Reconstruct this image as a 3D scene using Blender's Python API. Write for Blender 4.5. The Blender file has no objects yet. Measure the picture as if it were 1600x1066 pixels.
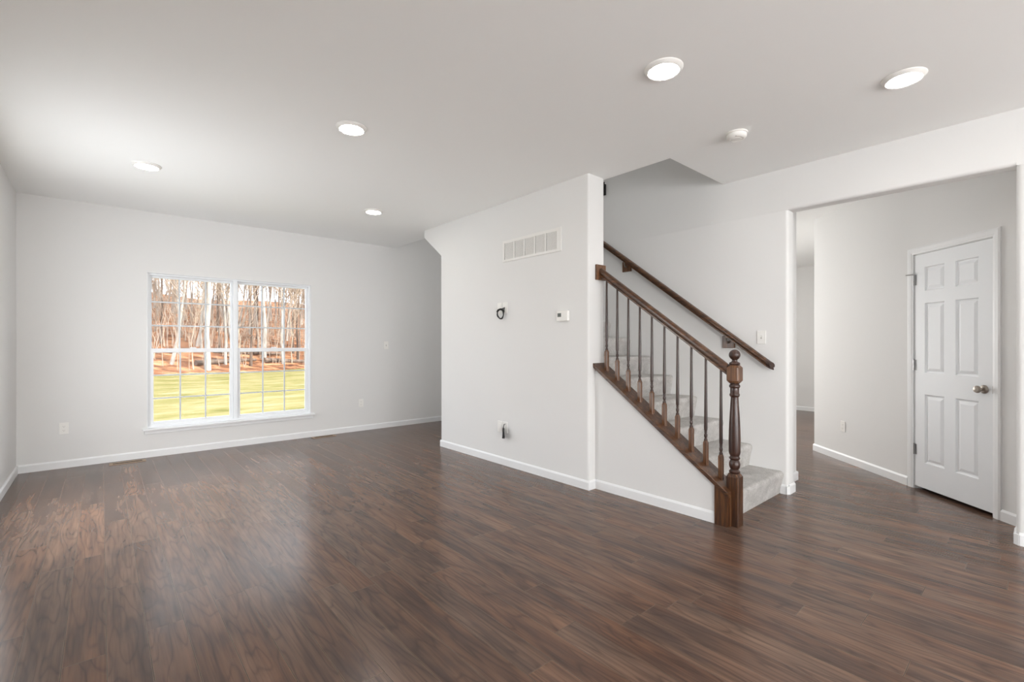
import bpy, bmesh, math, random
from mathutils import Vector, Matrix
R = math.radians
C = bpy.context.scene.collection
sc = bpy.context.scene

# ------------------------------------------------------------------ camera, sky, sun, exposure
cam_d = bpy.data.cameras.new('camera'); cam = bpy.data.objects.new('camera', cam_d); C.objects.link(cam)
cam.location = (0, 0, 1.26)
cam.rotation_euler = (R(90), 0, R(-41.27))
cam_d.sensor_width = 36; cam_d.lens = 733.5 / 1600 * 36
cam_d.shift_x = -1.36 / 1600; cam_d.shift_y = 5.3 / 1600
cam_d.clip_start = 0.05; cam_d.clip_end = 400
sc.camera = cam

world = bpy.data.worlds.new('sky'); sc.world = world; world.use_nodes = True
bg = world.node_tree.nodes['Background']
bg.inputs[0].default_value = (0.86, 0.92, 1.0, 1); bg.inputs[1].default_value = 3.2

sun_d = bpy.data.lights.new('sun', 'SUN'); sun_d.energy = 6.0; sun_d.angle = R(0.6); sun_d.color = (1, 0.93, 0.82)
sun = bpy.data.objects.new('sun', sun_d); C.objects.link(sun)
sun.rotation_euler = Vector((-0.5, 0.6, -0.58)).to_track_quat('-Z', 'Y').to_euler()

def area(name, loc, direction, sx, sy, power, col=(1, 1, 1), portal=False):
    d = bpy.data.lights.new(name, 'AREA'); d.shape = 'RECTANGLE'; d.size = sx; d.size_y = sy
    d.energy = power; d.color = col
    o = bpy.data.objects.new(name, d); C.objects.link(o); o.location = loc
    o.rotation_euler = Vector(direction).to_track_quat('-Z', 'Z').to_euler()
    if portal: d.cycles.is_portal = True
    return o
area('window_portal', (1.267, 6.79, 1.2), (0, -1, 0), 1.76, 1.74, 1, portal=True)

area('fill_left', (-0.67, 4.60, 0.98), (1, 0, 0.10), 1.1, 1.3, 22, (1.0, 0.985, 0.96))  # added fill from an unseen stretch of the left wall
area('fill_left_rear', (-0.67, -1.6, 1.3), (0.75, 0, 0.66), 1.5, 1.3, 9, (1.0, 0.985, 0.96))  # fill light added on the left behind the viewer, unseen
area('fill_left_behind', (-0.67, -4.0, 1.3), (1, 0, 0.4), 2.3, 1.3, 150, (1.0, 0.985, 0.96))  # strong fill added on the left, well behind the viewer
area('fill_back', (1.9, -7.58, 1.1), (0, 1, 0.35), 3.4, 2.0, 165, (1.0, 0.985, 0.96))  # unseen fill added at the back wall, tilted up towards the ceiling
area('fill_hall', (6.5, 5.03, 1.4), (-0.12, -1, 0.05), 1.7, 1.5, 95, (1, 0.99, 0.97))  # fill added inside the hall; no window is built there
area('fill_upstairs', (3.9, 4.2, 5.35), (0, 0, -1), 0.6, 2.0, 12, (1, 0.99, 0.97))  # unseen fill added to brighten the upper stairwell

sc.view_settings.view_transform = 'Standard'; sc.view_settings.look = 'None'
sc.view_settings.gamma = 1; sc.view_settings.use_curve_mapping = False
sc.view_settings.exposure = 0.47
sc.cycles.use_denoising = True
sc.cycles.max_bounces = 10; sc.cycles.diffuse_bounces = 7; sc.cycles.transparent_max_bounces = 16
sc.cycles.caustics_reflective = False; sc.cycles.caustics_refractive = False
sc.cycles.sample_clamp_indirect = 6
LENS = 58.0       # radiance of a ceiling light's lens
HALL = 90.0

# ------------------------------------------------------------------ materials
def newmat(name):
    m = bpy.data.materials.new(name); m.use_nodes = True
    return m, m.node_tree, m.node_tree.nodes['Principled BSDF']

class G:
    """small node-graph helper"""
    def __init__(s, nt): s.nt = nt
    def node(s, t, **kw):
        n = s.nt.nodes.new(t)
        for k, v in kw.items(): setattr(n, k, v)
        return n
    def put(s, sock, v):
        if hasattr(v, 'is_linked') or isinstance(v, bpy.types.NodeSocket): s.nt.links.new(v, sock)
        elif v is not None: sock.default_value = v
    def math(s, op, a, b=None, c=None):
        n = s.node('ShaderNodeMath', operation=op); s.put(n.inputs[0], a)
        if b is not None: s.put(n.inputs[1], b)
        if c is not None: s.put(n.inputs[2], c)
        return n.outputs[0]
    def coord(s, which='Object'): return s.node('ShaderNodeTexCoord').outputs[which]
    def sep(s, v):
        n = s.node('ShaderNodeSeparateXYZ'); s.put(n.inputs[0], v); return n.outputs
    def comb(s, x, y, z):
        n = s.node('ShaderNodeCombineXYZ'); s.put(n.inputs[0], x); s.put(n.inputs[1], y); s.put(n.inputs[2], z); return n.outputs[0]
    def mapv(s, v, scale=(1, 1, 1), loc=(0, 0, 0), rot=(0, 0, 0)):
        n = s.node('ShaderNodeMapping'); s.put(n.inputs[0], v)
        n.inputs[1].default_value = loc; n.inputs[2].default_value = rot; n.inputs[3].default_value = scale
        return n.outputs[0]
    def noise(s, v, scale=1, detail=3, rough=0.5, dist=0.0):
        n = s.node('ShaderNodeTexNoise'); s.put(n.inputs['Vector'], v)
        n.inputs['Scale'].default_value = scale; n.inputs['Detail'].default_value = detail
        n.inputs['Roughness'].default_value = rough; n.inputs['Distortion'].default_value = dist
        return n.outputs[0]
    def white(s, v):
        n = s.node('ShaderNodeTexWhiteNoise', noise_dimensions='3D'); s.put(n.inputs['Vector'], v); return n.outputs[0]
    def ramp(s, f, stops):
        n = s.node('ShaderNodeValToRGB'); s.put(n.inputs[0], f)
        e = n.color_ramp.elements
        while len(e) < len(stops): e.new(0.5)
        for el, (p, c) in zip(e, stops): el.position = p; el.color = (*c, 1) if len(c) == 3 else c
        return n.outputs[0]
    def mix(s, f, a, b, mode='MIX'):
        n = s.node('ShaderNodeMix', data_type='RGBA', blend_type=mode); s.put(n.inputs[0], f)
        for i, v in ((6, a), (7, b)):
            if isinstance(v, tuple): n.inputs[i].default_value = (*v, 1)
            else: s.put(n.inputs[i], v)
        return n.outputs[2]
    def bump(s, h, strength, dist, bsdf):
        n = s.node('ShaderNodeBump'); n.inputs['Strength'].default_value = strength; n.inputs['Distance'].default_value = dist
        s.put(n.inputs['Height'], h); s.nt.links.new(n.outputs[0], bsdf.inputs['Normal'])

def plain(name, col, rough=0.5, metal=0.0, var=0.03, scale=20, bump=0.0, spec=0.5):
    m, nt, b = newmat(name); g = G(nt)
    n = g.noise(g.coord(), scale, 3)
    f = g.math('MULTIPLY_ADD', n, 2 * var, 1 - var)
    mul = g.node('ShaderNodeVectorMath', operation='SCALE'); mul.inputs[0].default_value = col; g.put(mul.inputs['Scale'], f)
    nt.links.new(mul.outputs[0], b.inputs['Base Color'])
    b.inputs['Roughness'].default_value = rough; b.inputs['Metallic'].default_value = metal
    b.inputs['Specular IOR Level'].default_value = spec
    if bump: g.bump(g.noise(g.coord(), scale * 8, 2), bump, 0.002, b)
    return m

M = {}
M['wall'] = plain('wall_paint', (0.75, 0.748, 0.738), 0.75, var=0.008, scale=1.5, bump=0.05, spec=0.25)
M['ceiling'] = plain('ceiling_paint', (0.92, 0.928, 0.918), 0.9, var=0.008, scale=1.5, bump=0.05, spec=0.15)
M['trim'] = plain('white_trim_paint', (0.81, 0.82, 0.825), 0.4, var=0.008, scale=3)
M['door'] = plain('white_door_paint', (0.80, 0.82, 0.835), 0.45, var=0.008, scale=3)
M['vinyl'] = plain('white_window_vinyl', (0.82, 0.84, 0.86), 0.35, var=0.008, scale=3)
M['muntin'] = plain('grey_grille_bars', (0.74, 0.76, 0.80), 0.4, var=0.01)
M['plastic'] = plain('white_plastic', (0.84, 0.83, 0.80), 0.35, var=0.01, scale=30)
M['grey_plastic'] = plain('grey_slot_plastic', (0.46, 0.45, 0.42), 0.5, var=0.01)
M['louver'] = plain('grille_enamel', (0.80, 0.79, 0.765), 0.5, var=0.01)
M['duct_shade'] = plain('painted_duct_shade', (0.22, 0.21, 0.20), 0.8)
M['shaded_slat'] = plain('shade_brown_slat', (0.07, 0.042, 0.028), 0.5)  # slats coloured dark so the shaded slot reads
M['screen'] = plain('lcd_screen', (0.13, 0.14, 0.13), 0.25, var=0.05)
M['cable'] = plain('black_cable', (0.012, 0.012, 0.013), 0.45)
M['black'] = plain('black_iron', (0.006, 0.005, 0.005), 0.6)
M['nickel'] = plain('satin_nickel', (0.36, 0.32, 0.28), 0.28, 1.0, var=0.05)
M['steel'] = plain('hinge_steel', (0.42, 0.42, 0.42), 0.35, 1.0, var=0.05)
M['tan_metal'] = plain('tan_register_metal', (0.38, 0.28, 0.19), 0.45, 0.3, var=0.05)
M['slot'] = plain('painted_register_shade', (0.02, 0.013, 0.01), 0.8)

def stained(name, dark, mid, light, axis):
    m, nt, b = newmat(name); g = G(nt); sc_ = [28, 28, 28]; sc_[axis] = 1.6
    v = g.mapv(g.coord(), tuple(sc_))
    n = g.noise(v, 1.6, 5, 0.62, 0.6)
    n2 = g.noise(g.mapv(g.coord(), tuple(x * 3 for x in sc_)), 1.4, 3, 0.6)
    col = g.ramp(n, [(0.30, dark), (0.50, mid), (0.72, light)])
    col = g.mix(g.ramp(n2, [(0.42, (0, 0, 0)), (0.6, (0.6, 0.6, 0.6))]), col, dark)
    nt.links.new(col, b.inputs['Base Color'])
    b.inputs['Roughness'].default_value = 0.3
    b.inputs['Coat Weight'].default_value = 0.12; b.inputs['Coat Roughness'].default_value = 0.15
    g.bump(n2, 0.12, 0.001, b)
    return m
WD, WM, WL = (0.026, 0.012, 0.007), (0.095, 0.041, 0.018), (0.22, 0.10, 0.043)
M['wood_z'] = stained('stained_wood_upright', WD, WM, WL, 2)
M['wood_y'] = stained('stained_wood_rail', WD, WM, WL, 1)
M['wood_trim'] = stained('stained_wood_trim', (0.02, 0.010, 0.007), (0.075, 0.03, 0.013), (0.20, 0.085, 0.03), 2)
M['wood_turned'] = stained('turned_dark_wood', (0.024, 0.011, 0.008), (0.052, 0.024, 0.017), (0.095, 0.045, 0.028), 2)
M['wood_block'] = stained('warm_brown_wood', (0.06, 0.027, 0.013), (0.16, 0.072, 0.032), (0.27, 0.13, 0.06), 2)

def carpet():
    m, nt, b = newmat('grey_carpet'); g = G(nt)
    n = g.noise(g.coord(), 90, 4, 0.7); n2 = g.noise(g.coord(), 9, 3, 0.6)
    n3 = g.noise(g.coord(), 420, 2, 0.6)
    c = g.ramp(g.math('ADD', g.math('MULTIPLY', n, 0.55), g.math('MULTIPLY', n2, 0.45)), [(0.32, (0.29, 0.278, 0.262)), (0.5, (0.48, 0.463, 0.44)), (0.68, (0.66, 0.64, 0.615))])
    nt.links.new(c, b.inputs['Base Color']); b.inputs['Roughness'].default_value = 0.98
    b.inputs['Specular IOR Level'].default_value = 0.05; b.inputs['Sheen Weight'].default_value = 0.3
    g.bump(g.math('ADD', n, n3), 0.7, 0.006, b)
    return m
M['carpet'] = carpet()

def floor_mat():
    m, nt, b = newmat('dark_oak_planks'); g = G(nt)
    x, y, z = g.sep(g.coord())
    W, L = 0.1337, 1.215
    u = g.math('DIVIDE', g.math('SUBTRACT', x, 0.018), W)
    row = g.math('FLOOR', u); fu = g.math('FRACT', u)
    off = g.math('MULTIPLY', g.white(g.comb(row, 3.1, 7.7)), 1.0)
    v = g.math('ADD', g.math('DIVIDE', y, L), off)
    idx = g.math('FLOOR', v); fv = g.math('FRACT', v)
    r1 = g.white(g.comb(row, idx, 1.0)); r2 = g.white(g.comb(row, idx, 5.0)); r3 = g.white(g.comb(row, idx, 9.0))
    sx = g.math('ADD', x, g.math('MULTIPLY', r1, 37.0)); sy = g.math('ADD', y, g.math('MULTIPLY', r2, 53.0))
    # cathedral grain: warped rings
    warp = g.noise(g.comb(g.math('MULTIPLY', sx, 7.0), g.math('MULTIPLY', sy, 0.9), r3), 1.0, 2, 0.5)
    ring = g.math('FRACT', g.math('ADD', g.math('MULTIPLY', warp, 12.0), g.math('MULTIPLY', r1, 3.0)))
    ring = g.math('ABSOLUTE', g.math('SUBTRACT', ring, 0.5))
    ringf = g.ramp(ring, [(0.0, (0.0, 0.0, 0.0)), (0.16, (0.75, 0.75, 0.75)), (0.5, (1, 1, 1))])
    fine = g.noise(g.comb(g.math('MULTIPLY', sx, 85.0), g.math('MULTIPLY', sy, 3.2), r3), 1.0, 2, 0.55)
    mid = g.noise(g.comb(g.math('MULTIPLY', sx, 16.0), g.math('MULTIPLY', sy, 1.8), r2), 1.0, 3, 0.5, 0.4)
    blot = g.noise(g.comb(g.math('MULTIPLY', sx, 8.0), g.math('MULTIPLY', sy, 2.0), r1), 1.0, 3, 0.5, 0.5)
    streak = g.noise(g.comb(g.math('MULTIPLY', sx, 15.0), g.math('MULTIPLY', sy, 1.0), r3), 1.0, 2, 0.5, 0.4)
    base = g.ramp(g.math('ADD', g.math('MULTIPLY', mid, 0.78), g.math('MULTIPLY', r1, 0.22)),
                  [(0.28, (0.072, 0.046, 0.036)), (0.46, (0.112, 0.069, 0.050)), (0.58, (0.142, 0.088, 0.063)), (0.76, (0.195, 0.121, 0.083))])
    c = g.mix(g.ramp(streak, [(0.46, (0, 0, 0)), (0.76, (0.46, 0.46, 0.46))]), base, (0.19, 0.102, 0.064))
    tint = g.mix(r3, (1.06, 0.96, 0.90), (0.90, 0.95, 1.0))
    c = g.mix(1.0, c, tint, 'MULTIPLY')
    c = g.mix(g.ramp(blot, [(0.48, (0, 0, 0)), (0.74, (0.62, 0.62, 0.62))]), c, (0.046, 0.035, 0.033))
    c = g.mix(g.math('MULTIPLY', g.math('SUBTRACT', 1.0, ringf), 0.46), c, (0.028, 0.019, 0.016))
    c = g.mix(g.ramp(fine, [(0.42, (0, 0, 0)), (0.76, (0.50, 0.50, 0.50))]), c, (0.030, 0.020, 0.017))
    c = g.mix(1.0, c, (1.28, 1.25, 1.22), 'MULTIPLY')
    # joints between boards: thin lines, part dark, part pale where the bevel shows
    eu = g.math('MULTIPLY', g.math('MINIMUM', fu, g.math('SUBTRACT', 1.0, fu)), W)
    ev = g.math('MULTIPLY', g.math('MINIMUM', fv, g.math('SUBTRACT', 1.0, fv)), L)
    e = g.math('MINIMUM', eu, ev)
    jd = g.math('LESS_THAN', e, 0.0008); jl = g.math('LESS_THAN', e, 0.0026)
    c = g.mix(g.math('MULTIPLY', jl, 0.55), c, (0.24, 0.16, 0.11))
    c = g.mix(jd, c, (0.014, 0.009, 0.007))
    nt.links.new(c, b.inputs['Base Color'])
    rg = g.math('MULTIPLY_ADD', mid, 0.06, 0.18)
    rg = g.math('ADD', rg, g.math('MULTIPLY', fine, 0.04))
    nt.links.new(rg, b.inputs['Roughness']); b.inputs['Specular IOR Level'].default_value = 0.31
    return m
M['floor'] = floor_mat()

def emit(name, col, s):
    m, nt, b = newmat(name)
    b.inputs['Base Color'].default_value = (0.9, 0.9, 0.9, 1)
    b.inputs['Emission Color'].default_value = (*col, 1); b.inputs['Emission Strength'].default_value = s
    return m
M['lens'] = emit('lit_lens', (1.0, 0.98, 0.95), LENS)

def glass():
    m = bpy.data.materials.new('window_glass'); m.use_nodes = True; nt = m.node_tree; nt.nodes.clear(); g = G(nt)
    o = g.node('ShaderNodeOutputMaterial'); t = g.node('ShaderNodeBsdfTransparent'); gl = g.node('ShaderNodeBsdfGlossy')
    gl.inputs['Roughness'].default_value = 0.02; t.inputs[0].default_value = (0.96, 0.97, 0.97, 1)
    fr = g.node('ShaderNodeFresnel'); fr.inputs[0].default_value = 1.10
    mx = g.node('ShaderNodeMixShader'); nt.links.new(fr.outputs[0], mx.inputs[0]); nt.links.new(t.outputs[0], mx.inputs[1]); nt.links.new(gl.outputs[0], mx.inputs[2])
    nt.links.new(mx.outputs[0], o.inputs[0]); return m
M['glass'] = glass()

def ground(name, stops, scale, detail=5, stretch=(1, 1, 1), bump=0.6):
    m, nt, b = newmat(name); g = G(nt)
    n = g.noise(g.mapv(g.coord(), stretch), scale, detail, 0.65, 0.3)
    nt.links.new(g.ramp(n, stops), b.inputs['Base Color']); b.inputs['Roughness'].default_value = 0.95
    b.inputs['Specular IOR Level'].default_value = 0.1
    if bump: g.bump(n, bump, 0.2, b)
    return m
M['lawn'] = ground('winter_lawn', [(0.34, (0.115, 0.105, 0.028)), (0.46, (0.17, 0.150, 0.052)), (0.56, (0.225, 0.188, 0.085)), (0.70, (0.29, 0.24, 0.135))], 1.1, 8, (0.5, 1.2, 1))
M['litter'] = ground('leaf_litter', [(0.36, (0.06, 0.03, 0.02)), (0.47, (0.17, 0.075, 0.04)), (0.55, (0.30, 0.145, 0.075)), (0.70, (0.45, 0.27, 0.16))], 1.3, 9, (0.7, 1.6, 1))
M['bark_pale'] = ground('pale_bark', [(0.3, (0.20, 0.17, 0.15)), (0.55, (0.40, 0.365, 0.33)), (0.8, (0.55, 0.52, 0.48))], 3, 4, (1, 1, 0.25), 0.3)
M['bark_brown'] = ground('brown_bark', [(0.3, (0.07, 0.05, 0.04)), (0.55, (0.17, 0.125, 0.10)), (0.8, (0.32, 0.25, 0.21))], 3, 4, (1, 1, 0.25), 0.3)
M['twig'] = ground('tan_twigs', [(0.3, (0.26, 0.19, 0.14)), (0.7, (0.48, 0.39, 0.32))], 1.5, 3, (1, 1, 1), 0)
M['siding'] = plain('house_siding', (0.6, 0.6, 0.58), 0.7)

# ------------------------------------------------------------------ mesh building
class MB:
    def __init__(s): s.bm = bmesh.new()
    def quadstrip(s, rings, close=True, caps=True):
        rows = [[s.bm.verts.new(p) for p in r] for r in rings]
        n = len(rows[0])
        for a, b in zip(rows, rows[1:]):
            for i in range(n if close else n - 1):
                j = (i + 1) % n
                s.bm.faces.new((a[i], a[j], b[j], b[i]))
        if caps and n > 2:
            s.bm.faces.new(rows[0][::-1]); s.bm.faces.new(rows[-1])
        return s
    def box(s, x0, x1, y0, y1, z0, z1):
        P = [(x0, y0), (x1, y0), (x1, y1), (x0, y1)]
        return s.quadstrip([[(x, y, z0) for x, y in P], [(x, y, z1) for x, y in P]])
    def bevbox(s, x0, x1, y0, y1, z0, z1, b):
        tmp = bmesh.new(); bmesh.ops.create_cube(tmp, size=1)
        for v in tmp.verts:
            v.co = Vector(((x0 + x1) / 2 + v.co.x * (x1 - x0), (y0 + y1) / 2 + v.co.y * (y1 - y0), (z0 + z1) / 2 + v.co.z * (z1 - z0)))
        bmesh.ops.bevel(tmp, geom=tmp.edges[:], offset=b, segments=2, profile=0.6, affect='EDGES', clamp_overlap=True)
        me = bpy.data.meshes.new('t'); tmp.to_mesh(me); tmp.free(); s.bm.from_mesh(me); bpy.data.meshes.remove(me)
        return s
    def plan(s, pts, z0, z1):                     # plan polygon pulled up
        return s.quadstrip([[(x, y, z0) for x, y in pts], [(x, y, z1) for x, y in pts]])
    def elev(s, pts, x0, x1):                     # (y, z) polygon pulled along X
        return s.quadstrip([[(x0, y, z) for y, z in pts], [(x1, y, z) for y, z in pts]])
    def elevx(s, pts, y0, y1):                    # (x, z) polygon pulled along Y
        return s.quadstrip([[(x, y0, z) for x, z in pts], [(x, y1, z) for x, z in pts]])
    def sweep(s, prof, a, b):                     # (x, dz) profile between two (y, z) points, plumb cut
        return s.quadstrip([[(x, a[0], a[1] + dz) for x, dz in prof], [(x, b[0], b[1] + dz) for x, dz in prof]])
    def lathe(s, prof, n=24, c=(0, 0, 0), axis='z'):
        rings = []
        for r, h in prof:
            ring = []
            for i in range(n):
                t = 2 * math.pi * i / n
                p = (r * math.cos(t), r * math.sin(t), h)
                if axis == 'x': p = (h, p[0], p[1])
                if axis == 'y': p = (p[0], h, p[1])
                ring.append((p[0] + c[0], p[1] + c[1], p[2] + c[2]))
            rings.append(ring)
        return s.quadstrip(rings)
    def tube(s, pts, rad, n=8, close=False):
        pts = [Vector(p) for p in pts]; rings = []
        up = Vector((0, 0, 1)); prev = None
        for i, p in enumerate(pts):
            if close: d = pts[(i + 1) % len(pts)] - pts[i - 1]
            else: d = pts[min(i + 1, len(pts) - 1)] - pts[max(i - 1, 0)]
            d.normalize()
            if prev is None:
                a = d.cross(up) if abs(d.z) < 0.9 else d.cross(Vector((1, 0, 0)))
            else: a = prev - d * prev.dot(d)
            a.normalize(); prev = a; b_ = d.cross(a)
            r = rad[i] if isinstance(rad, (list, tuple)) else rad
            rings.append([p + (a * math.cos(2 * math.pi * k / n) + b_ * math.sin(2 * math.pi * k / n)) * r for k in range(n)])
        if close: rings.append([v.copy() for v in rings[0]])
        return s.quadstrip(rings, caps=not close)
    def xf(s, mat):
        bmesh.ops.transform(s.bm, matrix=mat, verts=s.bm.verts[:]); return s
    def build(s, name, mat, parent=None, smooth=False, angle=35):
        bmesh.ops.recalc_face_normals(s.bm, faces=s.bm.faces[:])
        me = bpy.data.meshes.new(name)
        if parent is not None and parent.get('_w'):      # mesh written in world space under a placed root
            bmesh.ops.translate(s.bm, verts=s.bm.verts[:], vec=-world_loc(parent))
        s.bm.to_mesh(me); s.bm.free()
        me.materials.append(M[mat] if isinstance(mat, str) else mat)
        if smooth:
            me.polygons.foreach_set('use_smooth', [True] * len(me.polygons))
            me.set_sharp_from_angle(angle=R(angle))
        o = bpy.data.objects.new(name, me); C.objects.link(o)
        if parent is not None: o.parent = parent
        return o
def world_loc(o):
    v = Vector((0, 0, 0))
    while o is not None: v += o.location; o = o.parent
    return v
def tag(o, label, cat, group=None, kind=None):
    if label: o['label'] = label
    if cat: o['category'] = cat
    if group: o['group'] = group
    if kind: o['kind'] = kind
    return o
WROOTS = []
def root(name, loc, label=None, cat=None, group=None, kind=None, rz=0, world_mesh=False):
    o = bpy.data.objects.new(name, None); C.objects.link(o); o.location = loc; o.rotation_euler = (0, 0, rz)
    o.empty_display_size = 0.1
    if world_mesh: o['_w'] = 1; WROOTS.append(o)
    return tag(o, label, cat, group, kind)
def struct(mb, name, mat, label=None, **kw):
    o = mb.build(name, mat, **kw); o['kind'] = 'structure'
    if label: o['label'] = label
    return o
def copy_tree(o, parent=None):
    c = o.copy(); C.objects.link(c)
    if parent is not None: c.parent = parent
    for ch in list(o.children): copy_tree(ch, c)
    return c
def arc(cx, cy, r, a0, a1, n=6):
    return [(cx + r * math.cos(R(a0 + (a1 - a0) * i / n)), cy + r * math.sin(R(a0 + (a1 - a0) * i / n))) for i in range(n + 1)]

# ------------------------------------------------------------------ the setting
XL, YW, XA, XR, H = -0.618, 6.612, 3.168, 4.327, 2.74
XAB = 3.386                     # back of the stair wall
YA = 2.618                      # near end of the stair wall
XHW = 3.257                     # face of the low wall
XRB, XH2 = 4.467, 4.87          # back of the right wall; hall side wall
YJ, YJR, ZO = 1.435, 0.130, 2.386
YB = -7.6                       # back wall
struct(MB().box(-0.8, 10.3, YB - 0.2, 6.78, -0.2, 0.0), 'floor', 'floor')

# ceiling slab with the stairwell left open
cb = MB()
cb.box(-0.8, 3.400, YB - 0.2, 6.78, H, H + 0.3)
cb.box(3.400, XR + 0.07, YB - 0.2, 1.98, H, H + 0.3)
cb.box(XR + 0.07, 10.3, YB - 0.2, 6.78, H, H + 0.3)
struct(cb, 'ceiling', 'ceiling')

lw = MB(); ADDED_LWIN = [(-5.2, -2.8), (-2.4, -0.8), (4.0, 5.2)]; LZ0, LZ1 = 0.28, 2.0  # openings added in the left wall for the fill lights
ys = [YB] + [v for a in ADDED_LWIN for v in a] + [YW]
for a, b in zip(ys[::2], ys[1::2]): lw.box(XL - 0.14, XL, a, b, 0, H)
for a, b in ADDED_LWIN: lw.box(XL - 0.14, XL, a, b, 0, LZ0); lw.box(XL - 0.14, XL, a, b, LZ1, H)
struct(lw, 'wall_left', 'wall')
for i, (a, b) in enumerate(ADDED_LWIN):
    fr = MB(); X0, X1 = XL - 0.13, XL - 0.06; zm = (LZ0 + LZ1) / 2
    fr.box(X0, X1, a, a + 0.05, LZ0, LZ1); fr.box(X0, X1, b - 0.05, b, LZ0, LZ1); fr.box(X0, X1, a + 0.05, b - 0.05, LZ0, LZ0 + 0.05); fr.box(X0, X1, a + 0.05, b - 0.05, LZ1 - 0.05, LZ1)
    struct(fr, 'window_%d' % (i + 3), 'vinyl')  # window frames added around the left fill lights, out of view
# wall with the window
WX0, WX1, WZ0, WZ1 = 0.385, 2.150, 0.322, 2.067
wb = MB()
wb.box(XL - 0.14, WX0, YW, YW + 0.16, 0, H); wb.box(WX1, XRB, YW, YW + 0.16, 0, 5.4)
wb.box(WX0, WX1, YW, YW + 0.16, 0, WZ0); wb.box(WX0, WX1, YW, YW + 0.16, WZ1, H)
struct(wb, 'wall_far', 'wall')
# stair wall, its near end rounded, the stair's underside cut at its far end
r = 0.018
sw = MB()
sw.plan(arc(XA + r, YA + r, r, 180, 270) + arc(XAB - r, YA + r, r, 270, 360) + [(XAB, 3.2), (XA, 3.2)], 0, H)
sw.elev([(3.2, 0), (4.949, 0), (4.953, 2.357), (5.358, 2.648), (5.358, H), (3.2, H)], XA, XAB)
struct(sw, 'wall_stair', 'wall', smooth=True, angle=25)
# under-stair closure
us = MB()
us.box(XAB, XR, 4.83, 4.949, 0, 2.25)
us.elev([(4.83, 2.265), (5.6, 2.83), (5.6, 2.87), (4.83, 2.30)], XAB, XR)
struct(us, 'wall_understair', 'wall')
# low wall beside the stair
SL = 0.730                                        # slope of the railing
capz = lambda y: 0.240 + (y - 1.445) * SL          # top of the sloping shoe
hw = MB()
hw.elev([(1.490, 0), (YA, 0), (YA, capz(YA) - 0.042), (1.490, capz(1.490) - 0.042)], XHW, XAB)
struct(hw, 'wall_knee', 'wall')
# right wall: stair side, header, near side
rr = 0.024
rw = MB()
rw.plan(arc(XR + rr, YJ + rr, rr, 180, 270) + arc(XRB - rr, YJ + rr, rr, 270, 360) + [(XRB, YW), (XR, YW)], 0, ZO)
rw.elevx([(XR, H + 0.3), (XR, ZO + rr)] + [(XR + rr - rr * math.cos(R(t)), ZO + rr - rr * math.sin(R(t))) for t in (18, 36, 54, 72, 90)] +
         [(XRB - rr + rr * math.sin(R(t)), ZO + rr - rr * math.cos(R(t))) for t in (18, 36, 54, 72, 90)] + [(XRB, H + 0.3)], YJR, YJ)
rw.box(XR, XRB, YJ, YW, ZO, 5.4)
rw.plan(arc(XR + rr, YJR - rr, rr, 180, 90) + arc(XRB - rr, YJR - rr, rr, 90, 0) + [(XRB, YB), (XR, YB)], 0, ZO)
rw.box(XR, XRB, YB, YJR, ZO, H)
struct(rw, 'wall_right', 'wall', smooth=True, angle=25)
struct(MB().box(XRB, XH2, 1.545, 5.2, 0, H), 'wall_hall_side', 'wall')
# upstairs shell around the stairwell
ub = MB()
ub.box(3.25, 3.400, 1.8, 6.7, H + 0.3, 5.4); ub.box(3.25, XRB, 1.83, 1.98, H + 0.3, 5.4); ub.box(3.25, XRB, 1.8, 6.7, 5.4, 5.5)
struct(ub, 'wall_upstairs', 'wall')
# back wall with an added, unseen opening for the rear fill light
bb = MB()
bb.box(XL - 0.14, 0.15, YB - 0.15, YB, 0, H); bb.box(3.65, XRB, YB - 0.15, YB, 0, H); bb.box(0.15, 3.65, YB - 0.15, YB, 2.12, H)
struct(bb, 'wall_back', 'wall')
fr = MB()
for x in (0.15, 1.86, 3.58): fr.box(x, x + 0.07, YB - 0.12, YB - 0.04, 0.0, 2.12)
fr.box(0.22, 3.58, YB - 0.12, YB - 0.04, 2.05, 2.12); fr.box(0.22, 3.58, YB - 0.12, YB - 0.04, 0.0, 0.06)
struct(fr, 'window_2', 'vinyl')  # patio door frame added around the rear fill light

# hall: the wall with the door stands at an angle
DC = Vector((5.3692, 0.7924, 0)); DD = Vector((0.6884, 0.7253, 0)); DN = Vector((-0.7253, 0.6884, 0))   # baseboard line, along, towards the room
def dframe():                                       # local x along the wall, local y towards the room, from the wall face
    o = DC - DN * 0.014
    return Matrix(((DD.x, DN.x, 0, o.x), (DD.y, DN.y, 0, o.y), (0, 0, 1, 0), (0, 0, 0, 1)))
DM = dframe()
DX0, DX1, DZ = -0.722, -0.014, 2.042               # door opening
dwb = MB()
dwb.box(DX1, 1.445, -0.115, 0, 0, H); dwb.box(-1.30, DX0, -0.115, 0, 0, H); dwb.box(DX0, DX1, -0.115, 0, DZ, H)
dwb.xf(DM)
struct(dwb, 'wall_hall', 'wall')
cl = DM @ Vector((1.445, 0, 0))
hb = MB()
hb.box(cl.x + 0.001, 10.05, cl.y - 0.13, cl.y, 0, H)
struct(hb, 'wall_hall_return', 'wall')
fw_ = MB(); fw_.box(10.05, 10.2, -1.4, 5.2, 0, H)
struct(fw_, 'wall_hall_end', 'wall')
sh = MB(); sh.box(XH2, 10.05, 5.05, 5.2, 0, H); sh.box(XRB, 10.05, -1.5, -1.35, 0, H)
struct(sh, 'wall_hall_outer', 'wall')

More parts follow.
